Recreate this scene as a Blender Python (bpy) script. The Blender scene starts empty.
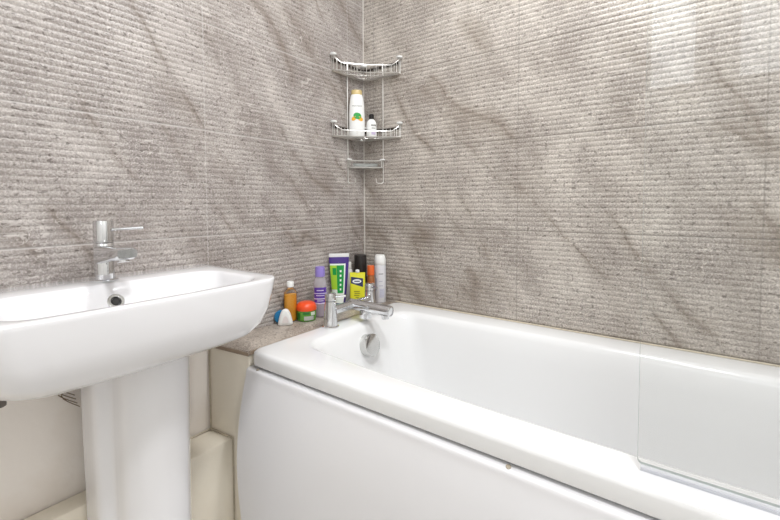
import bpy, bmesh, math, random
from mathutils import Vector, Matrix
random.seed(7)
PI = math.pi
sc = bpy.context.scene
C = sc.collection

# ------------------------------------------------------------------ colours / materials
def lin(c):
    def f(v):
        v /= 255.0
        return v / 12.92 if v <= .04045 else ((v + .055) / 1.055) ** 2.4
    return (f(c[0]), f(c[1]), f(c[2]), 1)

def new_mat(name):
    m = bpy.data.materials.new(name); m.use_nodes = True
    nt = m.node_tree; nt.nodes.clear()
    out = nt.nodes.new('ShaderNodeOutputMaterial')
    return m, nt, out

def N(nt, t, **kw):
    n = nt.nodes.new(t)
    for k, v in kw.items():
        if k.startswith('i_'):
            n.inputs[k[2:].replace('_', ' ')].default_value = v
        else:
            setattr(n, k, v)
    return n

def math_n(nt, op, a, b=None, c=None, clamp=False):
    n = nt.nodes.new('ShaderNodeMath'); n.operation = op; n.use_clamp = clamp
    for i, v in enumerate((a, b, c)):
        if v is None: continue
        if isinstance(v, (int, float)): n.inputs[i].default_value = v
        else: nt.links.new(v, n.inputs[i])
    return n.outputs[0]

def mix_c(nt, fac, a, b, blend='MIX'):
    n = nt.nodes.new('ShaderNodeMix'); n.data_type = 'RGBA'; n.blend_type = blend
    for s, v in ((n.inputs[0], fac), (n.inputs[6], a), (n.inputs[7], b)):
        if isinstance(v, (int, float)): s.default_value = v
        elif isinstance(v, tuple): s.default_value = v
        else: nt.links.new(v, s)
    return n.outputs[2]

def ramp(nt, v, p0, p1, c0=0.0, c1=1.0):
    n = nt.nodes.new('ShaderNodeMapRange'); n.clamp = True
    nt.links.new(v, n.inputs[0])
    n.inputs[1].default_value = p0; n.inputs[2].default_value = p1
    n.inputs[3].default_value = c0; n.inputs[4].default_value = c1
    return n.outputs[0]

def pm(name, col, rough=.4, metal=0, trans=0, ior=1.45, coat=0, vary=.04, scale=40, alpha=1.0, spec=.5):
    """plain procedural material: colour with a faint noise variation"""
    m, nt, out = new_mat(name)
    b = N(nt, 'ShaderNodeBsdfPrincipled')
    tc = N(nt, 'ShaderNodeTexCoord')
    no = N(nt, 'ShaderNodeTexNoise', i_Scale=scale, i_Detail=3)
    nt.links.new(tc.outputs['Object'], no.inputs['Vector'])
    base = lin(col)
    dark = tuple(v * (1 - vary) for v in base[:3]) + (1,)
    nt.links.new(mix_c(nt, no.outputs[0], dark, base), b.inputs['Base Color'])
    b.inputs['Roughness'].default_value = rough
    b.inputs['Metallic'].default_value = metal
    b.inputs['Transmission Weight'].default_value = trans
    b.inputs['IOR'].default_value = ior
    b.inputs['Coat Weight'].default_value = coat
    b.inputs['Alpha'].default_value = alpha
    b.inputs['Specular IOR Level'].default_value = spec
    nt.links.new(b.outputs[0], out.inputs[0])
    return m

def tile_mat(name, goff, ribs=True, tint=(1, 1, 1), zg=.861, grout=(132, 125, 118)):
    m, nt, out = new_mat(name)
    b = N(nt, 'ShaderNodeBsdfPrincipled')
    tc = N(nt, 'ShaderNodeTexCoord')
    sx = N(nt, 'ShaderNodeSeparateXYZ'); nt.links.new(tc.outputs['Object'], sx.inputs[0])
    X, Y, Z = sx.outputs
    u = math_n(nt, 'SUBTRACT', X, Y)        # distance from the corner along either wall
    h = math_n(nt, 'ADD', X, Y)
    def comb(a, b_, c):
        n = N(nt, 'ShaderNodeCombineXYZ')
        for i, v in enumerate((a, b_, c)):
            if isinstance(v, (int, float)): n.inputs[i].default_value = v
            else: nt.links.new(v, n.inputs[i])
        return n.outputs[0]
    def noise(vec, scale, detail=4, rough=.55, dist=0):
        n = N(nt, 'ShaderNodeTexNoise', i_Scale=scale, i_Detail=detail, i_Roughness=rough, i_Distortion=dist)
        nt.links.new(vec, n.inputs['Vector']); return n.outputs[0]
    P = comb(h, 0.0 if ribs else Y, Z) if ribs else tc.outputs['Object']
    # clouds
    cl = noise(P, 5.5, 5, .6, .4)
    cl = ramp(nt, cl, .36, .64)
    A = lin((168, 161, 156)); B = lin((204, 198, 192))
    col = mix_c(nt, cl, A, B)
    # fine horizontal streaks
    st = noise(comb(math_n(nt, 'MULTIPLY', h, .22), 0.0, Z) if ribs else tc.outputs['Object'], 130 if ribs else 25, 3, .6)
    col = mix_c(nt, ramp(nt, st, .42, .66, 0, .55), col, lin((150, 141, 135)))
    # grain
    gr = noise(P, 210, 3, .7)
    col = mix_c(nt, ramp(nt, gr, .36, .51, .62, 0), col, lin((128, 120, 114)))
    col = mix_c(nt, ramp(nt, gr, .53, .65, 0, .72), col, lin((226, 221, 216)))
    # brown diagonal veins running down to the right
    t = math_n(nt, 'ADD', math_n(nt, 'MULTIPLY', h, .78), math_n(nt, 'MULTIPLY', Z, .62))
    l = math_n(nt, 'SUBTRACT', math_n(nt, 'MULTIPLY', Z, .78), math_n(nt, 'MULTIPLY', h, .62))
    wob = noise(P, 13, 4, .6)
    tw = math_n(nt, 'ADD', t, math_n(nt, 'MULTIPLY', wob, .042))
    vn = noise(comb(tw, 3.7, math_n(nt, 'MULTIPLY', l, .24)), 6.6, 1, .4)
    dc = noise(comb(tw, 8.1, math_n(nt, 'MULTIPLY', l, .4)), 9, 3, .6)
    col = mix_c(nt, ramp(nt, dc, .5, .68, 0, .34), col, lin((134, 124, 116)))
    col = mix_c(nt, ramp(nt, dc, .46, .3, 0, .3), col, lin((222, 216, 209)))
    vd = math_n(nt, 'ABSOLUTE', math_n(nt, 'SUBTRACT', vn, .5))
    vein = ramp(nt, math_n(nt, 'ADD', vd, math_n(nt, 'MULTIPLY', math_n(nt, 'SUBTRACT', gr, .45), .05)), .0, .022, 1, 0)
    soft = ramp(nt, vd, .0, .085, 1, 0)
    mask = ramp(nt, noise(P, 4.3, 3), .44, .56)
    col = mix_c(nt, math_n(nt, 'MULTIPLY', math_n(nt, 'MULTIPLY', vein, mask), .62), col, lin((112, 103, 95)))
    col = mix_c(nt, math_n(nt, 'MULTIPLY', math_n(nt, 'MULTIPLY', soft, mask), .55), col, lin((142, 131, 120)))
    # pale broken veins
    wv = noise(comb(math_n(nt, 'ADD', h, math_n(nt, 'MULTIPLY', wob, .2)), 9.1, Z), 11, 3, .6, .8)
    wd = ramp(nt, math_n(nt, 'ABSOLUTE', math_n(nt, 'SUBTRACT', wv, .53)), 0, .012, 1, 0)
    wm = ramp(nt, noise(P, 7, 2), .46, .58)
    col = mix_c(nt, math_n(nt, 'MULTIPLY', math_n(nt, 'MULTIPLY', wd, wm), .8), col, lin((222, 217, 211)))
    # pits
    pt = noise(comb(math_n(nt, 'MULTIPLY', h, .6), 5.0, Z) if ribs else P, 120, 2, .5)
    col = mix_c(nt, ramp(nt, pt, .60, .665, 0, .65), col, lin((98, 89, 82)))
    bump_h = math_n(nt, 'SUBTRACT', math_n(nt, 'MULTIPLY', gr, .35), ramp(nt, pt, .605, .68, 0, 1))
    if ribs:
        def grid(v, off, step, w):
            f = math_n(nt, 'FRACT', math_n(nt, 'DIVIDE', math_n(nt, 'SUBTRACT', v, off - 6 * step), step))
            d = math_n(nt, 'MULTIPLY', math_n(nt, 'MINIMUM', f, math_n(nt, 'SUBTRACT', 1.0, f)), step)
            return ramp(nt, d, w * .6, w * 1.1, 1, 0)
        g = math_n(nt, 'MAXIMUM', math_n(nt, 'MULTIPLY', grid(u, goff, .6, .0020), .8), math_n(nt, 'MULTIPLY', grid(Z, zg, .3, .0022), .85))
        col = mix_c(nt, math_n(nt, 'MULTIPLY', g, .75), col, lin(grout))
        bump_h = math_n(nt, 'SUBTRACT', bump_h, math_n(nt, 'MULTIPLY', g, 1.0))
    if tint != (1, 1, 1):
        col = mix_c(nt, 1.0, col, tuple(tint) + (1,), 'MULTIPLY')
    bp = N(nt, 'ShaderNodeBump', i_Strength=.25, i_Distance=.0012)
    nt.links.new(bump_h, bp.inputs['Height'])
    nt.links.new(bp.outputs[0], b.inputs['Normal'])
    nt.links.new(col, b.inputs['Base Color'])
    b.inputs['Roughness'].default_value = .40
    b.inputs['Specular IOR Level'].default_value = .45
    nt.links.new(b.outputs[0], out.inputs[0])
    return m

def plaster_mat(name, col, stain=None):
    m, nt, out = new_mat(name)
    b = N(nt, 'ShaderNodeBsdfPrincipled', i_Roughness=.6)
    tc = N(nt, 'ShaderNodeTexCoord')
    no = N(nt, 'ShaderNodeTexNoise', i_Scale=6, i_Detail=5); nt.links.new(tc.outputs['Object'], no.inputs['Vector'])
    base = lin(col); s = lin(stain or tuple(v * .93 for v in col))
    nt.links.new(mix_c(nt, ramp(nt, no.outputs[0], .45, .75, 0, .8), base, s), b.inputs['Base Color'])
    n2 = N(nt, 'ShaderNodeTexNoise', i_Scale=90, i_Detail=3); nt.links.new(tc.outputs['Object'], n2.inputs['Vector'])
    bp = N(nt, 'ShaderNodeBump', i_Strength=.15, i_Distance=.002); nt.links.new(n2.outputs[0], bp.inputs['Height'])
    nt.links.new(bp.outputs[0], b.inputs['Normal'])
    nt.links.new(b.outputs[0], out.inputs[0])
    return m

def clear_mat(name, tint, refl=1.0, ior=1.45, rough=.02):
    """clear sheet: straight-through transparency with a Fresnel reflection"""
    m, nt, out = new_mat(name)
    t = N(nt, 'ShaderNodeBsdfTransparent'); t.inputs[0].default_value = tint
    g = N(nt, 'ShaderNodeBsdfGlossy', i_Roughness=rough)
    fr = N(nt, 'ShaderNodeFresnel', i_IOR=ior)
    f = math_n(nt, 'MULTIPLY', fr.outputs[0], refl, clamp=True)
    mx = N(nt, 'ShaderNodeMixShader'); nt.links.new(f, mx.inputs[0])
    nt.links.new(t.outputs[0], mx.inputs[1]); nt.links.new(g.outputs[0], mx.inputs[2])
    nt.links.new(mx.outputs[0], out.inputs[0])
    return m

def milky_mat(name, col, fac=.5, rough=.15):
    m, nt, out = new_mat(name)
    t = N(nt, 'ShaderNodeBsdfTransparent'); t.inputs[0].default_value = lin(col)
    p = N(nt, 'ShaderNodeBsdfPrincipled', i_Roughness=rough); p.inputs['Base Color'].default_value = lin(col)
    mx = N(nt, 'ShaderNodeMixShader'); mx.inputs[0].default_value = fac
    nt.links.new(t.outputs[0], mx.inputs[1]); nt.links.new(p.outputs[0], mx.inputs[2])
    nt.links.new(mx.outputs[0], out.inputs[0])
    return m

GA, GB = .0965, .0527
M = dict(
    tile_left=tile_mat('ribbed_stone_tile_left', GA, grout=(204, 200, 196), tint=(.86, .845, .85)),  # same tile as the back wall, tinted darker for its weaker light
    tile_back=tile_mat('ribbed_stone_tile_back', GB, grout=(140, 134, 128), tint=(1.02, 1.0, .97)),  # tint lightens and warms the tile for this wall's stronger light
    stone=tile_mat('flat_stone_tile', 0, ribs=False, tint=(.86, .81, .755)),
    tile_edge=pm('tile_edge', (176, 156, 136), .6, vary=.3, scale=60),
    plaster=plaster_mat('painted_plaster', (246, 239, 232), (232, 220, 208)),
    boxing=plaster_mat('cream_boxing_paint', (250, 242, 226), (240, 229, 209)),
    white_wall=plaster_mat('white_wall_paint', (238, 237, 234)),
    floor=plaster_mat('pale_floor_vinyl', (206, 202, 196)),
    acrylic=pm('white_acrylic', (239, 239, 239), .22, coat=.3, vary=.01, scale=6),
    panel=pm('white_panel_acrylic', (235, 234, 236), .3, vary=.01, scale=6),
    ceramic=pm('white_ceramic', (237, 236, 238), .12, coat=.6, vary=.008, scale=6),
    chrome=pm('polished_chrome', (225, 226, 228), .07, metal=1, vary=.02),
    chrome_wire=pm('chrome_wire', (232, 230, 226), .32, metal=1, vary=.05),
    dark_steel=pm('dark_band_steel', (74, 68, 62), .45, metal=.6, vary=.3, scale=80),
    brushed=pm('brushed_chrome', (214, 214, 212), .22, metal=1, vary=.04),
    silicone=pm('white_silicone', (206, 201, 194), .5, vary=.12, scale=70),
    dirty_seal=pm('stained_sealant', (226, 214, 192), .6, vary=.4, scale=90),
    black=pm('black_plastic', (26, 23, 24), .3),
    opening_shade=pm('painted_opening_shade', (30, 28, 27), .6),  # dark colour painted as the shade inside small openings
    white_pl=pm('white_plastic', (240, 240, 238), .35),
    glass=clear_mat('shower_glass', (.995, .998, .996, 1), .6, 1.5, .01),
    glass_edge=milky_mat('shower_glass_edge', (196, 204, 201), .75, .2),
    seal=milky_mat('clear_seal_strip', (250, 251, 254), .25, .2),
)

# ------------------------------------------------------------------ mesh helpers
def mesh_obj(name, bm, mats, parent=None, smooth=True, angle=40):
    me = bpy.data.meshes.new(name)
    bmesh.ops.recalc_face_normals(bm, faces=bm.faces[:])
    bm.to_mesh(me); bm.free()
    for m in (mats if isinstance(mats, (list, tuple)) else [mats]):
        me.materials.append(M[m] if isinstance(m, str) else m)
    if smooth:
        for p in me.polygons: p.use_smooth = True
        me.set_sharp_from_angle(angle=math.radians(angle))
    o = bpy.data.objects.new(name, me); C.objects.link(o)
    if parent: o.parent = parent
    return o

def thing(name, label, cat, loc=(0, 0, 0), rz=0, group=None):
    o = bpy.data.objects.new(name, None); C.objects.link(o)
    o.empty_display_size = .05
    o.location = loc; o.rotation_euler = (0, 0, rz)
    o['label'] = label; o['category'] = cat
    if group: o['group'] = group
    return o

def tag(o, label, cat, group=None):
    o['label'] = label; o['category'] = cat
    if group: o['group'] = group
    return o

def struct(name, bm, mats, **kw):
    o = mesh_obj(name, bm, mats, **kw); o['kind'] = 'structure'; return o

def add_box(bm, a, b, bevel=0, seg=2, mi=0):
    r = bmesh.ops.create_cube(bm, size=1)
    v = r['verts']
    bmesh.ops.scale(bm, vec=[b[i] - a[i] for i in range(3)], verts=v)
    bmesh.ops.translate(bm, vec=[(a[i] + b[i]) / 2 for i in range(3)], verts=v)
    fs = list({f for x in v for f in x.link_faces})
    for f in fs: f.material_index = mi
    if bevel:
        es = list({e for x in v for e in x.link_edges})
        bmesh.ops.bevel(bm, geom=es, offset=bevel, segments=seg, profile=.5, affect='EDGES')
    return bm

def box(a, b, bevel=0, seg=2):
    return add_box(bmesh.new(), a, b, bevel, seg)

def loft(bm, rings, cap0=True, cap1=True, closed=True, mi=0):
    vs = [[bm.verts.new(p) for p in r] for r in rings]
    n = len(rings[0])
    for i in range(len(vs) - 1):
        for j in range(n if closed else n - 1):
            f = bm.faces.new((vs[i][j], vs[i][(j + 1) % n], vs[i + 1][(j + 1) % n], vs[i + 1][j])); f.material_index = mi
    if cap0: bm.faces.new(vs[0][::-1]).material_index = mi
    if cap1: bm.faces.new(vs[-1]).material_index = mi
    return vs

def lathe(prof, seg=32, sx=1, sy=1, bm=None, cap0=True, cap1=True, mat=None):
    """prof = [(r,z)] turned about local z, with elliptical scale"""
    bm = bm or bmesh.new()
    rings = []
    for r, z in prof:
        ring = [Vector((r * sx * math.sin(2 * PI * k / seg), -r * sy * math.cos(2 * PI * k / seg), z)) for k in range(seg)]
        if mat: ring = [mat @ p for p in ring]
        rings.append(ring)
    loft(bm, rings, cap0, cap1)
    return bm

def axis_mat(origin, d):
    d = Vector(d).normalized()
    return Matrix.Translation(origin) @ d.to_track_quat('Z', 'Y').to_matrix().to_4x4()

def turned(origin, d, prof, seg=28, bm=None):
    return lathe(prof, seg, bm=bm, mat=axis_mat(origin, d))

def smooth_path(pts, n=6, closed=False):
    pts = [Vector(p) for p in pts]; out = []
    L = len(pts)
    rng = range(L if closed else L - 1)
    for i in rng:
        if closed:
            p0, p1, p2, p3 = pts[i - 1], pts[i], pts[(i + 1) % L], pts[(i + 2) % L]
        else:
            p0, p1, p2, p3 = pts[max(i - 1, 0)], pts[i], pts[i + 1], pts[min(i + 2, L - 1)]
        for k in range(n):
            t = k / n
            out.append(.5 * ((2 * p1) + (-p0 + p2) * t + (2 * p0 - 5 * p1 + 4 * p2 - p3) * t * t + (-p0 + 3 * p1 - 3 * p2 + p3) * t ** 3))
    if not closed: out.append(pts[-1])
    return out

def sweep(bm, pts, r, seg=8, closed=False, mi=0):
    pts = [Vector(p) for p in pts]; n = len(pts)
    rad = r if isinstance(r, (list, tuple)) else [r] * n
    rings = []; up = None
    for i, p in enumerate(pts):
        a = pts[i - 1] if (i or closed) else p
        b = pts[(i + 1) % n] if (i < n - 1 or closed) else p
        t = (b - a).normalized()
        if up is None:
            up = t.orthogonal().normalized()
        up = (up - t * up.dot(t)).normalized()
        w = t.cross(up)
        rings.append([p + (up * math.cos(2 * PI * k / seg) + w * math.sin(2 * PI * k / seg)) * rad[i] for k in range(seg)])
    if closed: rings.append(rings[0])
    vs = loft(bm, rings, not closed, not closed, mi=mi)
    if closed: bmesh.ops.remove_doubles(bm, verts=bm.verts[:], dist=1e-6)
    return bm

def rrect(x0, x1, y0, y1, r, z, n=8, bow=0.0, front=False):
    """rounded rectangle ring, counter-clockwise; bow pushes the y0 side outwards"""
    out = []
    if not isinstance(r, (tuple, list)): r = (r, r, r, r)
    for (cx, cy, a0, rr) in ((x1 - r[0], y1 - r[0], 0, r[0]), (x0 + r[1], y1 - r[1], 90, r[1]), (x0 + r[2], y0 + r[2], 180, r[2]), (x1 - r[3], y0 + r[3], 270, r[3])):
        for k in range(n + 1):
            a = math.radians(a0 + 90 * k / n)
            out.append((cx + rr * math.cos(a), cy + rr * math.sin(a), z))
    # densify the long sides so that a bow can follow them
    res = []
    L = len(out)
    for i in range(L):
        p, q = out[i], out[(i + 1) % L]
        res.append(p)
        if (i + 1) % (n + 1) == 0:
            for k in range(1, 10):
                t = k / 10
                res.append(tuple(p[j] + (q[j] - p[j]) * t for j in range(3)))
    if bow:
        o2 = []
        for x, y, zz in res:
            t = min(max((x - x0) / (x1 - x0), 0), 1)
            w = min(max(((y0 + y1) / 2 - y) / ((y1 - y0) / 2), 0), 1)
            o2.append((x, y - bow * math.sin(PI * t) * w, zz))
        res = o2
    return [Vector(p) for p in res]

def wrap_patch(bm, fn, a0, a1, z0, z1, na=10, nz=6, mi=0, off=.0006, edge=None):
    """a label lying on a bottle: fn(angle, z) -> point on its skin"""
    g = []
    for j in range(nz + 1):
        row = []
        for i in range(na + 1):
            a = a0 + (a1 - a0) * i / na; z = z0 + (z1 - z0) * j / nz
            if edge: a, z = edge(i / na, j / nz, a, z)
            p = Vector(fn(a, z)); c = Vector((0, 0, z)); d = (p - c)
            row.append(bm.verts.new(p + d.normalized() * off))
        g.append(row)
    for j in range(nz):
        for i in range(na):
            bm.faces.new((g[j][i], g[j][i + 1], g[j + 1][i + 1], g[j + 1][i])).material_index = mi
    return bm

def prof_r(prof, z):
    for (r0, z0), (r1, z1) in zip(prof, prof[1:]):
        if z0 <= z <= z1 and z1 > z0:
            return r0 + (r1 - r0) * (z - z0) / (z1 - z0)
    return prof[-1][0]

def skin_fn(prof, sx=1, sy=1):
    return lambda a, z: (prof_r(prof, z) * sx * math.sin(a), -prof_r(prof, z) * sy * math.cos(a), z)

def text_bm(s, size, fn_map):
    cu = bpy.data.curves.new('lettering', 'FONT'); cu.body = s; cu.size = size; cu.align_x = 'CENTER'; cu.resolution_u = 3
    o = bpy.data.objects.new('lettering', cu); C.objects.link(o)
    dg = bpy.context.evaluated_depsgraph_get()
    me = bpy.data.meshes.new_from_object(o.evaluated_get(dg))
    bm = bmesh.new(); bm.from_mesh(me)
    bpy.data.objects.remove(o); bpy.data.curves.remove(cu); bpy.data.meshes.remove(me)
    for v in bm.verts: v.co = fn_map(v.co.x, v.co.y)
    return bm

# ------------------------------------------------------------------ the room
H = 2.40
YF, XR = -2.15, 2.05            # the unseen wall behind the camera and the one on the right
RIB, DEP = .015, .0016
def rib_off(z):
    f = ((z - .861) / RIB) % 1.0
    return -DEP * (1 - abs(math.sin(PI * f)) ** .85)

def ribbed(bm, place, u0, u1, z0, z1, mi):
    k0 = math.floor((z0 - .861) / RIB) ; zs = []
    S = 12
    k = k0 * S
    while True:
        z = .861 + k * RIB / S
        if z > z1: break
        if z >= z0 - 1e-6: zs.append(z)
        k += 1
    rows = [[bm.verts.new(place(u, rib_off(z), z)) for u in (u0, (u0 + u1) / 2, u1)] for z in zs]
    for a, b in zip(rows, rows[1:]):
        for i in range(2):
            bm.faces.new((a[i], a[i + 1], b[i + 1], b[i])).material_index = mi

def build_left():
    bm = bmesh.new()
    pl = lambda u, o, z: (o, -u, z)
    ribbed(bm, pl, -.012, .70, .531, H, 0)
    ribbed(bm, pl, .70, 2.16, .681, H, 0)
    add_box(bm, (-.10, YF, 0), (-.004, -.70, .685), 0, mi=1)
    add_box(bm, (-.10, -.70, 0), (-.004, .10, .535), 0, mi=1)
    add_box(bm, (-.10, YF, 0), (-.012, .10, H), 0, mi=1)
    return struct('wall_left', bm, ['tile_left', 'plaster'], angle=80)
def build_back():
    bm = bmesh.new()
    pl = lambda u, o, z: (u, -o, z)
    ribbed(bm, pl, -.012, XR, .531, H, 0)
    add_box(bm, (-.0, .012, 0), (XR + .1, .10, H), 0, mi=1)
    add_box(bm, (-.0, .004, 0), (XR + .1, .05, .535), 0, mi=1)
    return struct('wall_back', bm, ['tile_back', 'plaster'], angle=80)
build_left(); build_back()
struct('floor', box((-.1, YF - .1, -.08), (XR + .1, .1, 0)), 'floor')
struct('ceiling', box((-.1, YF - .1, H), (XR + .1, .1, H + .08)), 'white_wall')
struct('wall_right', box((XR, YF - .1, 0), (XR + .1, .012, H)), 'white_wall')
# wall behind the camera with an opening for the added window
WX0, WX1, WZ0, WZ1 = .90, 1.74, 1.42, 2.14
bm = bmesh.new()
add_box(bm, (-.1, YF - .1, 0), (WX0, YF, H)); add_box(bm, (WX1, YF - .1, 0), (XR + .1, YF, H))
add_box(bm, (WX0, YF - .1, 0), (WX1, YF, WZ0)); add_box(bm, (WX0, YF - .1, WZ1), (WX1, YF, H))
struct('wall_front', bm, 'white_wall', smooth=False)
bm = bmesh.new()
for a, b in (((WX0, 0, WZ0), (WX0 + .05, 0, WZ1)), ((WX1 - .05, 0, WZ0), (WX1, 0, WZ1)), ((WX0, 0, WZ0), (WX1, 0, WZ0 + .05)), ((WX0, 0, WZ1 - .05), (WX1, 0, WZ1)), ((1.11, 0, WZ0), (1.26, 0, WZ1))):
    add_box(bm, (a[0], YF - .08, a[2]), (b[0], YF - .03, b[2]), .004)
w = struct('added_window_1', bm, 'white_pl')  # unseen window, added with a wide post to shape bright patches in the screen
mesh_obj('added_window_pane', box((WX0 + .02, YF - .058, WZ0 + .02), (WX1 - .02, YF - .052, WZ1 - .02)), 'glass', w)

# sealant bead in the corner
bm = bmesh.new(); sweep(bm, [(.0008, -.0008, .55), (.0008, -.0008, H)], .0027, 8)
struct('trim_1', bm, 'silicone')

def slant(bm):
    for v in bm.verts:
        if -.72 < v.co.y < -.66: v.co.y += .021 * v.co.x / .16
# tiled ledge between the wall and the bath, on a boxed-in frame
LZ = .553
bm = bmesh.new()
add_box(bm, (0, -.70, LZ - .010), (.162, -.001, LZ), .0012, mi=0)
add_box(bm, (0.0, -.7035, LZ - .012), (.163, -.7005, LZ - .0008), .0008, mi=1)
add_box(bm, (.1585, -.70, LZ - .010), (.1635, -.002, LZ + .0035), .0012, mi=1)
slant(bm); struct('trim_2', bm, ['stone', 'tile_edge'])
bm = bmesh.new()
add_box(bm, (0, -.70, 0), (.158, -.004, LZ - .0105), .001)
slant(bm); struct('trim_3', bm, 'boxing')
bm = bmesh.new()
add_box(bm, (0, -.94, 0), (.092, -.7005, .297), .006, 2); slant(bm)
add_box(bm, (0, YF + .002, 0), (.055, -.9405, .295), .006, 2)
struct('trim_4', bm, 'boxing')
# lumpy sealant where the boxings meet
bm = bmesh.new()
sweep(bm, [(.001, -.702, .30), (.001, -.702, LZ - .012)], .0022, 6)
sweep(bm, smooth_path([(.0, -.703, .300), (.03, -.699, .3), (.06, -.696, .2985), (.093, -.6905, .297)], 3), .0028, 6)
sweep(bm, smooth_path([(.093, -.6905, .297), (.093, -.6905, .15), (.093, -.6905, .0)], 3), .0018, 6)
sweep(bm, smooth_path([(.001, -.703, .299), (.001, -.80, .2985), (.001, -.94, .298)], 3), .0025, 6)
sweep(bm, [(.0, -.717, .702), (.0, -1.23, .702)], .002, 6)
struct('trim_5', bm, 'dirty_seal')

# ------------------------------------------------------------------ bathtub
BX0, BX1, BY0, BY1, BZ = .165, 1.865, -.68, -.004, .56
tub = thing('bathtub', 'long white acrylic bathtub fitted into the tiled corner', 'bathtub', (BX0, BY0, 0))
off = Vector((-BX0, -BY0, 0))
def R_(ins, z, r, **k): return [p + off for p in rrect(BX0 + ins, BX1 - ins, BY0 + ins, BY1 - ins, r, z, **k)]
def I_(x0, x1, y0, y1, r, z, bow): return [p + off for p in rrect(x0, x1, y0, y1, r, z, bow=bow)]
rings = [R_(.03, .50, .02), R_(.008, .518, .022), R_(.001, .5215, .025), R_(0, .526, .025), R_(0, .548, .025), R_(.0015, .555, .025), R_(.006, .5590, .025), R_(.013, .56, .025),
         I_(.240, 1.775, -.575, -.092, (.12, .085, .07, .12), .5602, .036),
         I_(.247, 1.768, -.569, -.099, (.12, .085, .07, .12), .5585, .036),
         I_(.254, 1.760, -.562, -.106, (.12, .085, .07, .12), .553, .036),
         I_(.262, 1.752, -.555, -.112, (.12, .088, .075, .12), .54, .036),
         I_(.276, 1.725, -.547, -.120, (.12, .09, .085, .12), .49, .035),
         I_(.30, 1.66, -.535, -.132, (.12, .10, .10, .12), .38, .03),
         I_(.325, 1.58, -.522, -.146, (.12, .11, .11, .12), .26, .02),
         I_(.35, 1.53, -.505, -.165, (.12, .11, .11, .12), .20, .01),
         I_(.40, 1.46, -.465, -.205, (.10, .10, .10, .10), .175, 0),
         I_(.55, 1.30, -.38, -.29, (.03, .03, .03, .03), .17, 0)]
bm = bmesh.new(); loft(bm, rings, cap0=False, cap1=True)
mesh_obj('tub_shell', bm, 'acrylic', tub, angle=50)
# overflow
d = Vector((1, 0, .22)).normalized()
oc = Vector((.285, -.320, .4955)) + off
bm = turned(oc, d, [(.035, -.012), (.0355, .014), (.035, .0165), (.033, .018), (.005, .0185)], 36)
of = mesh_obj('overflow_cover', bm, 'brushed', tub)
of['label'] = 'round chrome overflow cover'
q = axis_mat(oc, d)
bm = bmesh.new()
seg = [(.0335 * math.cos(a), .0335 * math.sin(a)) for a in [math.radians(t) for t in range(98, 188, 6)]]
vs = [bm.verts.new(q @ Vector((x, y, .0192))) for x, y in seg]; bm.faces.new(vs)
ex = bmesh.ops.extrude_face_region(bm, geom=bm.faces[:]); bmesh.ops.translate(bm, vec=d * -.004, verts=[v for v in ex['geom'] if isinstance(v, bmesh.types.BMVert)])
mesh_obj('overflow_slot', bm, pm('dull_steel', (120, 116, 112), .3, metal=1), of, smooth=False)
# sealant along the back edge
bm = bmesh.new(); sweep(bm, [(BX0 + .0, -.0035, BZ - .001), (BX1, -.0035, BZ - .001)], .0033, 6)
o = struct('trim_6', bm, 'dirty_seal')

# bath panel under the rim
prof = [(-.660, .512), (-.672, .5135), (-.6785, .5135), (-.685, .5115), (-.6885, .506), (-.6915, .49), (-.7025, .443), (-.7145, .375), (-.7215, .304), (-.7225, .24), (-.7175, .15), (-.700, .0), (-.690, .0), (-.706, .2), (-.69, .38), (-.666, .50)]
pp = smooth_path([(0, y, z) for y, z in prof[:12]], 4) + [Vector((0, y, z)) for y, z in prof[12:]]
bm = bmesh.new()
rings = []
for x in (.1605, .1615, .17, .6, 1.0, 1.4, 1.86):
    s = .002 if x < .1607 else 0
    rings.append([Vector((x - BX0, p.y + .70 + s, p.z)) for p in pp])
loft(bm, rings)
pan = mesh_obj('front_panel', bm, 'panel', tub, angle=60); pan['label'] = 'white bowed front panel'; pan.location = (0, -.70 - BY0, 0)
# screw cap and chips
for (x, z) in ((.20, .5135), (.878, .5135)):
    bm = turned((x - BX0, -.680 + .70, z), (0, -.25, 1), [(.0045, -.002), (.0045, .0012), (.003, .0018)], 14)
    k = mesh_obj('fixing_screw', bm, pm('rusty_screw', (196, 184, 164), .6, vary=.5, scale=300), pan)

# ------------------------------------------------------------------ shower screen
SX0, SX1, SY, SZ0, SZ1 = 1.057, 1.89, -.640, .570, 2.05
scr = thing('shower_screen', 'clear frameless glass shower screen standing on the bath rim', 'shower screen', (SX0, SY, BZ))
bm = bmesh.new()
w, h, r = SX1 - SX0, SZ1 - BZ, .006
z0 = SZ0 - BZ
loop = [(w, z0), (w, h), (r, h), (0, h - r)]
loop += [(r - r * math.cos(a), z0 + r - r * math.sin(a)) for a in [math.radians(t) for t in range(0, 91, 15)]]
f_ = [bm.verts.new((x, -.003, z)) for x, z in loop]; b_ = [bm.verts.new((x, .003, z)) for x, z in loop]
bm.faces.new(f_).material_index = 0; bm.faces.new(b_[::-1]).material_index = 0
for i in range(len(loop)):
    j = (i + 1) % len(loop)
    bm.faces.new((f_[i], b_[i], b_[j], f_[j])).material_index = 1
mesh_obj('glass_pane', bm, ['glass', 'glass_edge'], scr, smooth=False)
bm = bmesh.new()
add_box(bm, (.004, -.0050, z0 - .005), (w, .0050, z0 - .0004), .0012)
add_box(bm, (.004, -.0040, .0003), (w, -.0024, z0 - .005), .0004)
o = mesh_obj('seal_strip', bm, 'seal', scr); o['label'] = 'clear bluish sealing strip'

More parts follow.
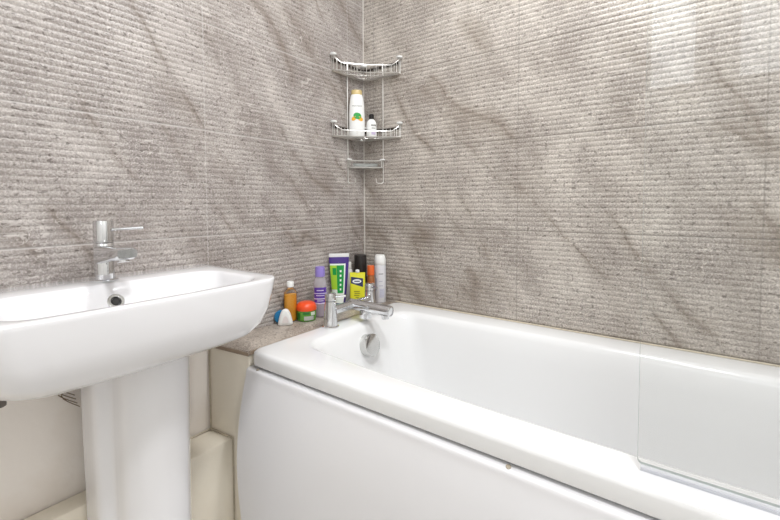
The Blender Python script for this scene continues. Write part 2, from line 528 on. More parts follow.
# ------------------------------------------------------------------ bath mixer tap
def bath_tap():
    t = thing('bath_mixer_tap', 'chrome two-handled bath mixer tap on the end of the bathtub', 'tap', (.197, -.298, BZ))
    ys = (-.107, .090)
    for y in ys:
        bm = lathe([(.0262, 0), (.0265, .003), (.0225, .006), (.0215, .012), (.0195, .05), (.0178, .075), (.0172, .083)], 32, mat=Matrix.Translation((0, y, .0005)))
        p = mesh_obj('pillar', bm, 'chrome', t)
        bm = lathe([(.0165, .0842), (.0178, .0855), (.0178, .104), (.0165, .108), (.010, .110), (.002, .1102)], 32, mat=Matrix.Translation((0, y, 0)))
        hd = mesh_obj('handle', bm, 'chrome', t)
        bm = bmesh.new()
        d = (.6, .5, .05) if y < 0 else (.75, -.3, .08)
        e = Vector((0, y, .096)) + Vector(d) * .062
        sweep(bm, [Vector((0, y, .096)) + Vector(d) * .012, e], .0042, 12)
        mesh_obj('handle_lever', bm, 'chrome', hd)
    bm = bmesh.new(); sweep(bm, [(0, ys[0] + .012, .051), (0, ys[1] - .012, .051)], .0148, 24)
    mesh_obj('bridge', bm, 'chrome', t)
    bm = bmesh.new()
    turned((-.012, 0, .052), (1, 0, -.01), [(.014, 0), (.0185, .003), (.0185, .164), (.0178, .170), (.015, .1725), (.013, .173), (.012, .170), (.002, .169)], 32, bm)
    sp = mesh_obj('spout', bm, 'chrome', t)
    bm = turned((.137, 0, .036), (0, 0, -1), [(.0125, -.004), (.0125, .010), (.0115, .012), (.009, .012), (.009, .006)], 24)
    mesh_obj('aerator', bm, 'chrome', sp)
    bm = turned((.055, 0, .036), (0, 0, -1), [(.019, -.004), (.020, .004), (.020, .020), (.018, .0225), (.004, .0228)], 28)
    mesh_obj('diverter', bm, 'chrome', t)
    return t
bath_tap()

# ------------------------------------------------------------------ basin
YC, HW, ZB, FX = -.975, .262, .783, .365
bas = thing('wash_basin', 'wide white ceramic wash basin against the ribbed left wall', 'basin', (0, YC, ZB))
def bring(back, front, hw, z, rf, rb=.004, bowf=.0, n=8):
    """ring in local coords: x out of the wall, y along it"""
    pts = []
    w = hw
    cs = ((front - rf, w - rf, 0, rf), (back + rb, w - rb, 90, rb), (back + rb, -w + rb, 180, rb), (front - rf, -w + rf, 270, rf))
    for cx, cy, a0, r in cs:
        for k in range(n + 1):
            a = math.radians(a0 + 90 * k / n); pts.append((cx + r * math.cos(a), cy + r * math.sin(a)))
    res = []
    L = len(pts)
    for i in range(L):
        p, q_ = pts[i], pts[(i + 1) % L]
        res.append(p)
        if (i + 1) % (n + 1) == 0:
            for k in range(1, 12): res.append((p[0] + (q_[0] - p[0]) * k / 12, p[1] + (q_[1] - p[1]) * k / 12))
    out = []
    for x, y in res:
        t = (x - back) / (front - back)
        out.append(Vector((x + bowf * (1 - (y / w) ** 2) * max(t, 0) ** 2, y, z - ZB)))
    return out
B = .014
rings = [bring(.01, .18, 0.1250, .628, .05, bowf=B), bring(.004, .24, 0.1730, .632, .05, bowf=B), bring(.002, .286, 0.2010, .643, .05, bowf=B),
         bring(.001, .315, 0.2210, .659, .05, bowf=B), bring(.001, .334, 0.2370, .682, .05, bowf=B), bring(.001, .343, 0.2495, .714, .05, bowf=B), bring(.001, .348, 0.2570, .75, .05, bowf=B), bring(.001, .350, 0.2612, .772, .05, bowf=B),
         bring(.001, .3505, 0.2620, .779, .05, bowf=B), bring(.002, .3495, 0.2610, .7822, .049, bowf=B), bring(.004, .3475, 0.2590, .783, .048, bowf=B),
         bring(.112, .334, 0.2210, .7832, .045, .05, bowf=B), bring(.116, .331, 0.2180, .782, .045, .05, bowf=B), bring(.121, .327, 0.2140, .778, .046, .052, bowf=B),
         bring(.130, .322, 0.2080, .765, .05, .056, bowf=B), bring(.146, .312, 0.1950, .735, .055, .06, bowf=B), bring(.165, .298, 0.1650, .70, .055, .06, bowf=B), bring(.185, .28, 0.1150, .677, .045, .045, bowf=B * .5), bring(.21, .255, 0.0250, .668, .02, .02)]
bm = bmesh.new(); loft(bm, rings)
mesh_obj('basin_bowl', bm, 'ceramic', bas, angle=60)
# overflow ring in the back of the bowl
oc = Vector((.1405, -.008, .7475 - ZB)); d = Vector((1, 0, .53)).normalized()
bm = turned(oc, d, [(.0155, -.003), (.0160, .002), (.0145, .0036), (.0105, .0036), (.0088, .0015), (.0082, -.003)], 28)
orr = mesh_obj('overflow_ring', bm, 'brushed', bas); orr['label'] = 'small chrome overflow ring'
bm = turned(oc, d, [(.0082, -.003), (.0082, .0008), (.001, .0009)], 20)
mesh_obj('overflow_hole', bm, 'opening_shade', orr)  # dark disc stands for the shade in the hole
bm = turned((.235, 0, .669 - ZB), (0, 0, 1), [(.022, 0), (.022, .002), (.018, .003), (.006, .0032)], 24)
mesh_obj('waste_ring', bm, 'brushed', bas)
# small wall fixing beside the back corner
bm = turned((.0, -.707, .778), (1, 0, 0), [(.004, -.003), (.004, .003), (.002, .004)], 12)
tag(mesh_obj('wall_screw', bm, pm('dark_screw', (70, 58, 46), .5)), 'tiny dark screw in the wall at the back right corner of the basin', 'screw')

# basin tap
def basin_tap():
    t = thing('basin_mixer_tap', 'chrome single-lever mixer tap standing on the wash basin', 'tap', (.077, -.980, ZB))
    bm = lathe([(.0245, 0), (.0248, .003), (.0225, .0052), (.0195, .006), (.0192, .012), (.0190, .083), (.0183, .084)], 36, mat=Matrix.Translation((0, 0, .0008)))
    mesh_obj('tap_body', bm, 'chrome', t)
    bm = lathe([(.0185, .0858), (.0215, .087), (.0215, .0895), (.0190, .0905), (.0190, .131), (.0180, .1335), (.004, .134)], 36)
    cap = mesh_obj('tap_cap', bm, 'chrome', t)
    bm = bmesh.new(); a = Vector((.012, .012, .114)); e = a + Vector((.036, .050, .003))
    sweep(bm, [a, a + (e - a) * .9, e], [.0032, .0036, .0036], 14)
    mesh_obj('tap_lever', bm, 'chrome', cap)
    bm = bmesh.new()
    secs = [(.004, .0205, .040, .079), (.05, .0205, .047, .081), (.085, .0205, .053, .081), (.112, .020, .056, .080), (.121, .0185, .060, .078)]
    rg = []
    for x, w_, za, zb in secs:
        ring = rrect(-w_, w_, za, zb, .007, 0, n=4)
        rg.append([Vector((x, p.x, p.y)) for p in ring])
    loft(bm, rg)
    sp = mesh_obj('tap_spout', bm, 'chrome', t)
    bm = turned((.100, 0, .0570), (.12, 0, -1), [(.0115, -.004), (.0115, .006), (.0105, .007), (.0085, .007), (.0085, .003)], 24)
    ae = mesh_obj('aerator', bm, 'chrome', sp)
    bm = turned((.100, 0, .0570), (.12, 0, -1), [(.0083, .0), (.0083, .0062), (.001, .0063)], 20)
    mesh_obj('aerator_mesh', bm, 'opening_shade', ae)
basin_tap()

# pedestal
PYC = -.928
half = [(.0, .098), (.06, .0995), (.078, .097), (.088, .090), (.096, .0795), (.103, .0745), (.116, .0725), (.142, .067), (.165, .052), (.178, .036), (.186, .018), (.188, 0)]
def ped_ring(s, sx, z):
    r_ = [(x * sx, y * s) for x, y in half]
    pts = r_ + [(x, -y) for x, y in r_[::-1][1:]]
    sm = smooth_path([(x, y, 0) for x, y in pts], 3)
    return [Vector((p.x + .003, p.y, z)) for p in sm]
bm = bmesh.new()
loft(bm, [ped_ring(1.04, 1.03, 0), ped_ring(1.03, 1.02, .02), ped_ring(.985, .97, .05), ped_ring(.975, .955, .12), ped_ring(.98, .955, .3), ped_ring(1.0, .965, .45), ped_ring(1.01, .985, .6), ped_ring(1.01, .985, .627)])
tag(mesh_obj('pedestal', bm, 'ceramic', angle=70), 'white ceramic pedestal column under the wash basin', 'pedestal').location = (.0, PYC, 0)
bpy.data.objects['pedestal'].location.x = .056   # stands just clear of the pipe boxing

# waste pipe at the left
pp = thing('waste_pipe', 'dark grey waste pipe end under the left of the basin', 'pipe', (.085, -1.19, .585))
bm = bmesh.new(); sweep(bm, smooth_path([(-.082, -.20, -.02), (.0, -.12, -.012), (.012, -.04, .004), (.012, .028, .010)], 5), .0135, 16)
gp = pm('grey_pipe', (112, 104, 98), .45, vary=.3, scale=50)
mesh_obj('pipe_run', bm, gp, pp)
bm = turned((.012, .012, .0095), (0, 1, .08), [(.0135, 0), (.0172, .001), (.0172, .020), (.0155, .024), (.004, .0245)], 18)
mesh_obj('pipe_nut', bm, gp, pp)
# frayed wires
bm = bmesh.new()
for k in range(7):
    a = random.uniform(-.4, .9)
    p0 = Vector((.006, -1.050 + .002 * k, .605 - .006 * k))
    pts = [Vector((.002, -1.015, .618)), p0 + Vector((.004 * k, .012, .006 * random.random())), p0 + Vector((.006, -.012 + .012 * a, -.018 - .003 * k)), p0 + Vector((.003, .022 + .006 * a, -.05 - .004 * k))]
    if k < 3: pts = [Vector((.002, -1.005, .617)), Vector((.006, -1.045, .608 - .008 * k)), Vector((.003, -1.075 + .006 * k, .598 - .010 * k))]
    sweep(bm, smooth_path(pts, 5), .0010, 5)
tag(mesh_obj('frayed_string', bm, pm('brown_string', (120, 98, 74), .8)), 'tuft of frayed brown string on the wall left of the pedestal', 'string')

# ------------------------------------------------------------------ corner caddy
def caddy():
    t = thing('shower_caddy', 'three-tier chrome wire corner caddy hung on the tiled corner', 'caddy', (0, 0, 1.03))
    zb = 1.03
    wr = .0016
    def tier(z, hgt, S):
        """front rail points of one tier, scaled by S"""
        fl = [(.004, -.190), (.024, -.186), (.050, -.150), (.095, -.095), (.150, -.050), (.186, -.024), (.190, -.004)]
        return [(x * S, y * S, z) for x, y in fl]
    for z, hgt in ((1.457, .058), (1.211, .052)):
        k = bmesh.new()
        low = smooth_path(tier(z, 0, 1), 6)
        top = [Vector((p.x, p.y, z + hgt - .030 * min(1, max(0, (min(-p.y, p.x) - .006) / .03)))) for p in low]
        sweep(k, low, wr * 1.15, 6); sweep(k, top, wr * 1.15, 6)
        mid = [Vector((p.x, p.y, (p.z + q_.z) / 2)) for p, q_ in zip(low, top)]
        rail = mesh_obj('basket_rail', k, 'chrome_wire', t)
        for i in range(0, len(low), 3):
            k = bmesh.new(); sweep(k, [low[i], top[i]], wr * .8, 5)
            mesh_obj('basket_wire', k, 'chrome_wire', t)
        # flat dark metal band along both walls
        k = bmesh.new()
        add_box(k, (.0010, -.190, z + hgt - .020), (.0028, -.0015, z + hgt - .010), .0006)
        add_box(k, (.0015, -.0035, z + hgt - .020), (.190, -.0010, z + hgt - .010), .0006)
        mesh_obj('wall_band', k, 'dark_steel', t)
        # back wires along the walls, and floor grid
        k = bmesh.new()
        sweep(k, [(.003, -.190, z), (.003, -.003, z)], wr, 6); sweep(k, [(.003, -.003, z), (.190, -.003, z)], wr, 6)
        for i in range(1, 9):
            s = .02 * i
            sweep(k, [(.003, -s, z), (.003, -s, z + hgt - .012)], wr * .8, 5)
            sweep(k, [(s, -.003, z), (s, -.003, z + hgt - .012)], wr * .8, 5)
        for i in range(1, len(low) - 1, 2):
            p = low[i]; sweep(k, [(.004, -.004, z), p], wr * .8, 5)
        for S in (.35, .68):
            sweep(k, smooth_path(tier(z, 0, S), 4), wr * .8, 5)
        mesh_obj('basket_floor', k, 'chrome_wire', t)
        for x, y in ((.007, -.186), (.186, -.007), (.006, -.006)):
            k = lathe([(.0112, z + hgt - .002), (.0122, z + hgt), (.0122, z + hgt + .0035), (.010, z + hgt + .005), (.002, z + hgt + .0055)], 18, mat=Matrix.Translation((x + .006, y - .006, 0)))
            cp = mesh_obj('end_cap', k, 'white_pl', t); cp['label'] = 'white plastic end cap'
    # two upright rods with hooked feet
    for s in (0, 1):
        f = (lambda a, b, c: (a, -b, c)) if s == 0 else (lambda a, b, c: (b, -a, c))
        k = bmesh.new()
        pts = [f(.0035, .104, 1.512), f(.0035, .104, 1.045)]
        hook = [f(.0035, .103, 1.037), f(.010, .100, 1.033), f(.022, .094, 1.033), f(.030, .090, 1.037), f(.031, .089, 1.052)]
        sweep(k, pts + hook, wr * 1.2, 6)
        mesh_obj('upright_rod', k, 'chrome_wire', t)
    # soap dish tier
    z = 1.097
    k = bmesh.new()
    fl = [(.004, -.104), (.022, -.100), (.055, -.055), (.100, -.022), (.104, -.004)]
    low = smooth_path([(x, y, z) for x, y in fl], 6); top = [p + Vector((0, 0, .027)) for p in low]
    sweep(k, low, wr * 1.5, 6); sweep(k, top, wr * 1.5, 6)
    for i in (0, 4, len(low) - 5, len(low) - 1): sweep(k, [low[i], top[i]], wr, 5)
    sweep(k, [(.003, -.104, z), (.003, -.003, z), (.104, -.003, z)], wr, 6)
    for i in range(1, len(low) - 1, 3): sweep(k, [(.004, -.004, z), low[i]], wr * .8, 5)
    mesh_obj('soap_basket', k, 'chrome_wire', t)
    for x, y in ((.010, -.104), (.104, -.010)):
        k = lathe([(.0095, z + .028), (.0115, z + .029), (.0115, z + .032), (.009, z + .0335), (.002, z + .034)], 18, mat=Matrix.Translation((x + .004, y - .004, 0)))
        mesh_obj('end_cap', k, 'white_pl', t)['label'] = 'white plastic end cap'
    for ch in t.children: ch.location.z = -zb
    return t
caddy()
# clear soap tray in the lowest tier
bm = bmesh.new()
tri = [(.012, -.085), (.030, -.080), (.052, -.050), (.080, -.030), (.085, -.012), (.012, -.012)]
def tr(s, z): 
    c = Vector((.03, -.03, 0)); return [c + (Vector((x, y, 0)) - c) * s + Vector((0, 0, z)) for x, y in tri]
loft(bm, [tr(.8, 1.0995), tr(.92, 1.1015), tr(1, 1.114), tr(.95, 1.114), tr(.86, 1.105), tr(.7, 1.1035)])
tag(mesh_obj('soap_tray', bm, milky_mat('cloudy_plastic', (226, 228, 226), .35)), 'cloudy plastic soap tray in the lowest tier of the caddy', 'soap tray')

# bottles on the caddy ------------------------------------------------
F45 = math.radians(45)
def bottle(name, label, cat, loc, prof, sx, sy, mat, rz=F45, group=None, part='bottle_body'):
    t = thing(name, label, cat, loc, rz, group)
    b = mesh_obj(part, lathe(prof, 40, sx, sy), mat, t, angle=50)
    return t, b, skin_fn(prof, sx, sy)
green_leaf = pm('green_print', (52, 160, 74), .4); orange_pr = pm('orange_print', (240, 178, 60), .4); grey_pr = pm('grey_print', (150, 150, 146), .5)
gold = pm('pale_gold_plastic', (206, 184, 130), .35)
CZ = 1.2135
def oval(i, j, a0, a1, z0, z1):
    pass
def ellipse_patch(bm, fn, ac, zc, ra, rz_, mi=0, off=.0007, rot=0):
    n = 20
    cen = Vector(fn(ac, zc)); ax = Vector((0, 0, zc))
    c = bm.verts.new(cen + (cen - ax).normalized() * off)
    ring = []
    for k in range(n):
        t = 2 * PI * k / n
        u_, v_ = math.cos(t), math.sin(t)
        a = ac + ra * (u_ * math.cos(rot)) - ra * v_ * math.sin(rot) * .5
        z = zc + rz_ * (v_ * math.cos(rot)) + rz_ * u_ * math.sin(rot) * 1.2
        p = Vector(fn(a, z)); d_ = (p - Vector((0, 0, z))).normalized()
        ring.append(bm.verts.new(p + d_ * off))
    for k in range(n):
        bm.faces.new((c, ring[k], ring[(k + 1) % n])).material_index = mi
prof = [(.020, 0), (.0285, .002), (.0305, .006), (.0310, .03), (.0308, .09), (.0285, .13), (.0250, .155), (.0225, .164), (.0215, .166)]
t, b, fn = bottle('shampoo_bottle', 'tall white shampoo bottle with gold cap on the caddy middle tier', 'bottle', (.0405, -.0905, CZ), prof, 1, .66, 'white_pl')
mesh_obj('bottle_cap', lathe([(.0213, .1662), (.0213, .181), (.0195, .184), (.005, .1845)], 36, 1, .68), gold, t)
bm = bmesh.new()
ellipse_patch(bm, fn, -.42, .071, .36, .0085, 1, .0008, .5); ellipse_patch(bm, fn, .42, .070, .40, .0085, 1, .0008, -.4)
ellipse_patch(bm, fn, .03, .081, .50, .0125, 0, .0012, -.15)
mesh_obj('printed_emblem', bm, [green_leaf, orange_pr], b)
bm = text_bm('PANTENE', .0085, lambda x, y: Vector(fn(x / .026, .117 + y)) * 1.0 + Vector((0, -.0007, 0)))
mesh_obj('printed_name', bm, pm('dark_grey_print', (120, 120, 118), .5), b)

prof = [(.012, 0), (.0185, .0015), (.0200, .005), (.0203, .05), (.019, .060), (.015, .068), (.010, .073), (.009, .0745)]
t, b, fn = bottle('lotion_bottle', 'small white bottle with black cap beside the white shampoo bottle', 'bottle', (.0775, -.0445, CZ), prof, 1, .75, 'white_pl')
mesh_obj('bottle_cap', lathe([(.0095, .0748), (.0102, .0752), (.0102, .092), (.0085, .094), (.002, .0942)], 28), 'black', t)
bm = bmesh.new(); wrap_patch(bm, fn, -.15, .95, .046, .052); wrap_patch(bm, fn, -.05, .7, .036, .039); wrap_patch(bm, fn, -.1, .8, .012, .027, mi=1)
mesh_obj('label_print', bm, [grey_pr, pm('lilac_print', (200, 186, 214), .5)], b)

# ------------------------------------------------------------------ toiletries on the ledge
def face_cam(x, y): return math.atan2(1.112 - x, 1.3256 + y) # turn local -y towards the room
def put(x, y): return (x, y, LZ + .0004)
# rounded white triangle
x, y = .046, -.462
t = thing('air_freshener', 'white rounded triangular air freshener at the front of the ledge', 'air freshener', put(x, y), face_cam(x, y))
def tri_ring(s, yy):
    pts = [(0, .0535), (-.0095, .0500), (-.0170, .036), (-.0225, .014), (-.0235, .006), (-.019, .0006), (0, 0), (.019, .0006), (.0235, .006), (.0225, .014), (.0170, .036), (.0095, .0500)]
    sm = smooth_path([(a, 0, b) for a, b in pts], 4, closed=True)
    return [Vector((p.x * s, yy, .025 + (p.z - .025) * s)) for p in sm]
bm = bmesh.new(); loft(bm, [tri_ring(.9, .009), tri_ring(.98, .0075), tri_ring(1, .004), tri_ring(1, -.004), tri_ring(.97, -.008), tri_ring(.86, -.0105), tri_ring(.5, -.012)])
mesh_obj('freshener_case', bm, 'white_pl', t)
bm = bmesh.new(); k_ = [(p.x * .42, -.0124, .021 + (p.z - .025) * .4) for p in tri_ring(1, 0)]
bm.faces.new([bm.verts.new(p) for p in k_]); ex = bmesh.ops.extrude_face_region(bm, geom=bm.faces[:]); bmesh.ops.translate(bm, vec=(0, .002, 0), verts=[v for v in ex['geom'] if isinstance(v, bmesh.types.BMVert)])
mesh_obj('freshener_button', bm, pm('pinkish_white', (232, 224, 222), .4), t)
# blue lid behind it
x, y = .0190, -.4595
t = thing('blue_tub', 'small round blue tub lying behind the white air freshener', 'tub', put(x, y), face_cam(x, y))
bm = turned((0, .008, .0225), (.15, -1, .0), [(.017, -.001), (.0215, .001), (.0223, .004), (.0223, .010), (.0205, .013), (.012, .0145), (.002, .0145)], 32)
mesh_obj('tub_lid', bm, pm('blue_plastic', (32, 120, 170), .3), t)
# amber bottle
x, y = .0215, -.4195
prof = [(.015, 0), (.0205, .0015), (.0225, .006), (.0228, .09), (.0215, .100), (.016, .108), (.0105, .112), (.010, .117)]
t, b, fn = bottle('bath_oil_bottle', 'clear bottle of amber liquid with white cap behind the orange-lidded jar', 'bottle', put(x, y), prof, 1.05, .72, clear_mat('clear_plastic', (.985, .985, .975, 1), .6), math.radians(80))
pl_ = [(r * .93, z) for r, z in [(.015, .001), (.0205, .0025), (.0225, .007), (.0226, .092)]]
oil = pm('amber_liquid', (255, 182, 66), .15, vary=.12, scale=18)
mesh_obj('amber_liquid', lathe(pl_ + [(.003, .0921)], 36, 1.05, .7), oil, t)
mesh_obj('bottle_cap', lathe([(.0112, .1175), (.0118, .118), (.0118, .134), (.0105, .136), (.002, .1362)], 28), 'white_pl', t)
# hair gel jar
x, y = .0545, -.378
jar = [(.024, 0), (.0315, .002), (.0335, .008), (.0338, .027), (.0325, .034), (.0315, .0355)]
t, b, fn = bottle('hair_gel_jar', 'green jar with orange-red lid on the ledge beside the tap', 'jar', put(x, y), jar, 1, 1, pm('green_gel', (98, 158, 62), .2, coat=.5), face_cam(x, y), part='jar_body')
mesh_obj('jar_lid', lathe([(.0325, .0358), (.0345, .037), (.0345, .042), (.0335, .049), (.029, .058), (.022, .0625), (.004, .0645)], 40), pm('orange_lid', (242, 84, 34), .3, coat=.3), t)
bm = bmesh.new()
wrap_patch(bm, fn, -.25, .75, .006, .020, mi=0); wrap_patch(bm, fn, .45, .95, .022, .033, mi=1); wrap_patch(bm, fn, -1.3, -.7, .008, .030, mi=2); wrap_patch(bm, fn, -.35, .3, .026, .033, mi=2)
mesh_obj('jar_label', bm, [pm('silver_print', (186, 188, 184), .4), pm('pale_green_print', (214, 226, 206), .4), pm('dark_green_print', (38, 112, 44), .4)], b)
# purple shampoo
x, y = .0615, -.319
prof = [(.016, 0), (.0225, .0015), (.0245, .006), (.0246, .105), (.0235, .118), (.0195, .132), (.0165, .139), (.0158, .142)]
t, b, fn = bottle('purple_shampoo_bottle', 'clear bottle with purple labels and lilac cap beside the bath tap', 'bottle', put(x, y), prof, 1, .8, milky_mat('lilac_clear', (240, 236, 242), .3, .1), face_cam(x, y))
mesh_obj('bottle_cap', lathe([(.0160, .1425), (.0172, .143), (.0172, .170), (.0155, .177), (.003, .1785)], 32), pm('lilac_cap', (150, 132, 206), .35), t)
pur = pm('purple_print', (92, 58, 160), .4); pur2 = pm('pale_lilac_print', (220, 212, 232), .4)
bm = bmesh.new()
wrap_patch(bm, fn, -.95, .95, .052, .106, mi=0); wrap_patch(bm, fn, -1.0, 1.0, .048, .053, mi=1); wrap_patch(bm, fn, -1.0, 1.0, .084, .0865, mi=1, off=.001); wrap_patch(bm, fn, -1.0, 1.0, .0645, .068, mi=1, off=.001)
for k, (a0, a1, zz) in enumerate(((-.5, .5, .0945), (-.6, .6, .0765), (-.45, .45, .058))): wrap_patch(bm, fn, a0, a1, zz, zz + .0028, mi=1, off=.001)
mesh_obj('front_label', bm, [pur, pur2], b)
mesh_obj('liquid', lathe([(.015, .002), (.022, .003), (.0235, .007), (.0236, .055), (.003, .0552)], 32, 1, .78), milky_mat('violet_liquid', (205, 184, 202), .5), t)
# toothpaste style tube
x, y = .0395, -.199
t = thing('purple_tube', 'purple tube with green and white label standing on its cap', 'tube', put(x, y), face_cam(x, y))
def tube_ring(z):
    s = min(max((z - .02) / .177, 0), 1)
    hw = .0205 + (.0375 - .0205) * min(1, s * 1.08) ** .62; th = .0185 * (1 - s) ** .7 + .0012
    return hw, th
bm = bmesh.new(); rg = []
zs = [.02 + .177 * k / 12 for k in range(13)]
for z in zs:
    hw, th = tube_ring(z); rg.append([Vector((hw * math.sin(2 * PI * k / 36), -th * math.cos(2 * PI * k / 36), z)) for k in range(36)])
loft(bm, rg)
tb = mesh_obj('tube_body', bm, pm('purple_plastic', (72, 48, 130), .3), t)
hw, th = tube_ring(.1925)
def tube_fn(a, z):
    hw, th = tube_ring(min(max(z, .021), .1965)); return (hw * math.sin(a), -th * math.cos(a), z)
bm = box((-.0378, -.0019, .1965), (.0378, .0019, .2100), .0008)
mesh_obj('crimped_end', bm, pm('white_crimp', (240, 240, 240), .35), t)
wg = pm('white_green_print', (238, 244, 236), .35); lime = pm('lime_print', (170, 214, 60), .35); grn = pm('green_label_print', (22, 150, 66), .35)
bm = bmesh.new()
wrap_patch(bm, tube_fn, -1.25, .72, .024, .172, mi=0, nz=12); wrap_patch(bm, tube_fn, -1.18, -.08, .075, .166, mi=1, off=.0012, nz=10)
wrap_patch(bm, tube_fn, -.22, .50, .062, .166, mi=2, off=.0018, nz=10); wrap_patch(bm, tube_fn, -.7, -.25, .130, .156, mi=2, off=.0022)
for k in range(5): wrap_patch(bm, tube_fn, .06, .22, .072 + .017 * k, .080 + .017 * k, mi=0, off=.0024, na=3, nz=2)
mesh_obj('tube_label', bm, [wg, lime, grn], tb)
mesh_obj('tube_cap', lathe([(.017, 0), (.0185, .001), (.0185, .019), (.017, .0198), (.004, .0199)], 32), pm('teal_cap', (70, 168, 176), .35), t)
# slim white bottle behind
prof = [(.012, 0), (.0160, .002), (.0165, .006), (.0165, .125), (.014, .137), (.009, .142)]
t, b, fn = bottle('white_cream_bottle', 'slim white bottle mostly hidden behind the purple tube', 'bottle', put(.0235, -.127), prof, 1, 1, pm('dull_white_plastic', (216, 214, 210), .4))
mesh_obj('bottle_cap', lathe([(.0105, .1425), (.011, .143), (.011, .166), (.009, .1685), (.002, .169)], 24), pm('off_white_cap', (226, 224, 220), .4), t)
# black can
x, y = .0455, -.081
prof = [(.018, 0), (.0235, .001), (.0248, .004), (.0248, .120), (.024, .124)]
t, b, fn = bottle('black_shampoo_bottle', 'tall black bottle standing in the corner behind the yellow sachet', 'bottle', put(x, y), prof, 1, 1, pm('glossy_black', (34, 28, 28), .25), face_cam(x, y))
mesh_obj('bottle_cap', lathe([(.0242, .1245), (.0248, .126), (.0248, .190), (.0235, .1935), (.003, .194)], 36), pm('black_cap', (40, 35, 34), .35), t)
bm = bmesh.new(); wrap_patch(bm, fn, .55, 1.5, .05, .11); wrap_patch(bm, fn, .75, 1.1, .118, .1205)
mesh_obj('dark_label', bm, pm('dark_brown_print', (84, 52, 40), .4), b)
# yellow sachet
x, y = .096, -.158
t = thing('yellow_wipes_pack', 'yellow pack with dark blue label behind the bath tap', 'pack', put(x, y), face_cam(x, y) - .1)
bm = bmesh.new()
rg = []
for z, hw, th in ((0, .0255, .012), (.004, .0275, .0135), (.03, .0285, .0150), (.09, .0290, .012), (.120, .0292, .006), (.1300, .0292, .0028), (.1375, .0292, .0022)):
    rg.append([Vector((p.x, p.y, z)) for p in rrect(-hw, hw, -th, th, min(th * .8, .009), 0, n=4)])
loft(bm, rg)
yb = mesh_obj('pack_body', bm, pm('yellow_film', (226, 222, 44), .3, coat=.2), t, angle=50)
def pk(xx, z):   # front skin
    th = [(.0, .012), (.004, .0135), (.03, .015), (.09, .012), (.12, .006), (.13, .0028), (.1375, .0022)]
    for (a, b_), (c_, d_) in zip(th, th[1:]):
        if a <= z <= c_: return Vector((xx, -(b_ + (d_ - b_) * (z - a) / (c_ - a)), z))
    return Vector((xx, -.0022, z))
def flat_patch(bm, poly, off, mi, sub=10):
    # poly: 4 corners (x,z); mapped on the front
    g = [[None] * (sub + 1) for _ in range(sub + 1)]
    for i in range(sub + 1):
        for j in range(sub + 1):
            u_, v_ = i / sub, j / sub
            px = (poly[0][0] * (1 - u_) + poly[1][0] * u_) * (1 - v_) + (poly[3][0] * (1 - u_) + poly[2][0] * u_) * v_
            pz = (poly[0][1] * (1 - u_) + poly[1][1] * u_) * (1 - v_) + (poly[3][1] * (1 - u_) + poly[2][1] * u_) * v_
            g[i][j] = bm.verts.new(pk(px, pz) + Vector((0, -off, 0)))
    for i in range(sub):
        for j in range(sub):
            bm.faces.new((g[i][j], g[i + 1][j], g[i + 1][j + 1], g[i][j + 1])).material_index = mi
bm = bmesh.new()
flat_patch(bm, [(-.024, .098), (.022, .084), (.022, .116), (-.024, .122)], .0006, 0)
c = bm.verts.new(pk(-.001, .1055) + Vector((0, -.0016, 0))); ring = [bm.verts.new(pk(-.001 + .017 * math.cos(2 * PI * k / 24), .1055 + .0075 * math.sin(2 * PI * k / 24)) + Vector((0, -.0016, 0))) for k in range(24)]
for k in range(24): bm.faces.new((c, ring[k], ring[(k + 1) % 24])).material_index = 1
flat_patch(bm, [(-.011, .1035), (.010, .1035), (.010, .1075), (-.011, .1075)], .0022, 0, 4)
for k, (a, b_) in enumerate(((-.012, .010), (-.010, .011), (-.012, .008), (-.006, .006))):
    z = .066 - .0075 * k; flat_patch(bm, [(a, z), (b_, z), (b_, z + .0030), (a, z + .0030)], .0008, 2, 3)
mesh_obj('pack_label', bm, [pm('navy_print', (38, 46, 88), .4), pm('white_print', (236, 238, 240), .4), pm('olive_print', (150, 146, 44), .4)], yb)
bm = lathe([(.0075, .1376), (.0078, .138), (.0078, .145), (.006, .148), (.002, .1485)], 18, 1, .6)
mesh_obj('pack_spout', bm, 'white_pl', t)
# amber/orange bottle
x, y = .1035, -.0865
prof = [(.010, 0), (.0145, .0015), (.0155, .005), (.0155, .100), (.014, .112), (.0125, .118)]
t, b, fn = bottle('orange_bottle', 'small brown bottle with orange top between the black bottle and the white spray can', 'bottle', put(x, y), prof, 1, 1, pm('brown_amber_plastic', (166, 102, 56), .3, coat=.3), face_cam(x, y))
mesh_obj('bottle_cap', lathe([(.0128, .1185), (.0145, .119), (.0145, .152), (.013, .156), (.003, .157)], 28), pm('orange_cap', (226, 104, 48), .35), t)
# white aerosol
x, y = .1025, -.0258
prof = [(.018, 0), (.0232, .001), (.0240, .003), (.0240, .148), (.0235, .152)]
t, b, fn = bottle('spray_can', 'white aerosol spray can standing at the end of the ledge by the corner', 'spray can', put(x, y), prof, 1, 1, pm('white_can', (228, 228, 232), .3, coat=.3), face_cam(x, y), part='can_body')
mesh_obj('spray_cap', lathe([(.0238, .1525), (.0242, .153), (.0238, .170), (.021, .185), (.0185, .190), (.0175, .1925), (.003, .193)], 36), pm('white_cap', (240, 240, 238), .35), t)
bm = bmesh.new()
wrap_patch(bm, fn, -.25, .55, .116, .1185, mi=1); wrap_patch(bm, fn, -.75, -.5, .05, .10, mi=0); wrap_patch(bm, fn, -.1, .75, .022, .058, mi=2)
for k in range(4): wrap_patch(bm, fn, .02, .62, .028 + .0075 * k, .0305 + .0075 * k, mi=0, off=.001)
wrap_patch(bm, fn, -.2, .5, .068, .071, mi=0); wrap_patch(bm, fn, -.2, .4, .086, .089, mi=0)
mesh_obj('can_label', bm, [pm('pale_grey_print', (190, 190, 204), .4), pm('dark_print', (110, 108, 112), .4), pm('lavender_print', (206, 206, 222), .4)], b)

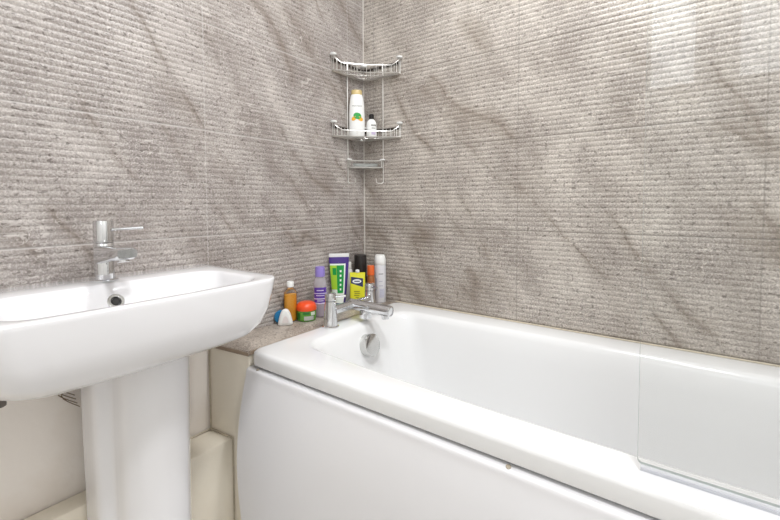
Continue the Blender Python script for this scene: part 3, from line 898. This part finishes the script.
# ------------------------------------------------------------------ lights
def ceiling_lamp(x, y, label, power, r=.09):
    t = thing('ceiling_light', label, 'ceiling light', (x, y, H - .001), 0, 'ceiling lights')
    bm = lathe([(r + .012, 0), (r + .012, -.012), (r + .004, -.020), (r, -.020), (r, -.006), (.004, -.006)], 40)
    mesh_obj('lamp_rim', bm, 'white_pl', t)
    m, nt, out = new_mat('lit_diffuser'); e = N(nt, 'ShaderNodeEmission'); e.inputs[0].default_value = (.97, .985, 1, 1); e.inputs[1].default_value = 6
    nt.links.new(e.outputs[0], out.inputs[0])
    bm = lathe([(r - .001, -.008), (r - .001, -.016), (r - .008, -.018), (.002, -.0185)], 40)
    mesh_obj('diffuser', bm, m, t)
    L = bpy.data.lights.new('ceiling_lamp_glow', 'AREA'); L.shape = 'DISK'; L.size = 2 * r; L.energy = power; L.color = (.97, .985, 1)
    o = bpy.data.objects.new('ceiling_lamp_glow', L); C.objects.link(o); o.parent = t; o.location = (0, 0, -.024)
ceiling_lamp(.92, -.50, 'round ceiling light above the bath', 13.5)
ceiling_lamp(1.25, -1.15, 'round ceiling light in the middle of the room', 19, .14)
for xa, xb in ((WX0 + .05, 1.11), (1.26, WX1 - .05)):  # area lights added in the opening, for fill and reflections in the glass
    L = bpy.data.lights.new('added_window_fill', 'AREA'); L.shape = 'RECTANGLE'; L.size = xb - xa; L.size_y = WZ1 - WZ0 - .1
    L.energy = 2.6 * PI * L.size * L.size_y; L.color = (.95, .98, 1)
    o = bpy.data.objects.new('added_window_fill', L); C.objects.link(o); o.location = ((xa + xb) / 2, YF - .028, (WZ0 + WZ1) / 2); o.rotation_euler = (math.radians(90), 0, 0)

w = bpy.data.worlds.new('daylight'); sc.world = w; w.use_nodes = True
bg = w.node_tree.nodes['Background']; bg.inputs[0].default_value = (.85, .93, 1, 1); bg.inputs[1].default_value = 1.5

# ------------------------------------------------------------------ camera
cam = bpy.data.cameras.new('camera'); co = bpy.data.objects.new('camera', cam); C.objects.link(co)
f, yaw, pitch, roll, cy = 408.14, .6353, .0443, -.0041, 222.17
fw = Vector((-math.sin(yaw) * math.cos(pitch), math.cos(yaw) * math.cos(pitch), -math.sin(pitch)))
rt = Vector((math.cos(yaw), math.sin(yaw), 0)); up = rt.cross(fw)
r2 = rt * math.cos(roll) + up * math.sin(roll); u2 = -rt * math.sin(roll) + up * math.cos(roll)
co.matrix_world = Matrix(((r2.x, u2.x, -fw.x, 1.1118), (r2.y, u2.y, -fw.y, -1.3256), (r2.z, u2.z, -fw.z, .95), (0, 0, 0, 1)))
cam.sensor_fit = 'HORIZONTAL'; cam.sensor_width = 36; cam.lens = 36 * f / 780
cam.shift_y = -(260 - cy) / 780
cam.clip_start = .01
sc.camera = co
vs = sc.view_settings
sc.display_settings.display_device = 'sRGB'
vs.view_transform = 'Standard'; vs.look = 'None'; vs.gamma = 1; vs.use_curve_mapping = False; vs.exposure = 0.02
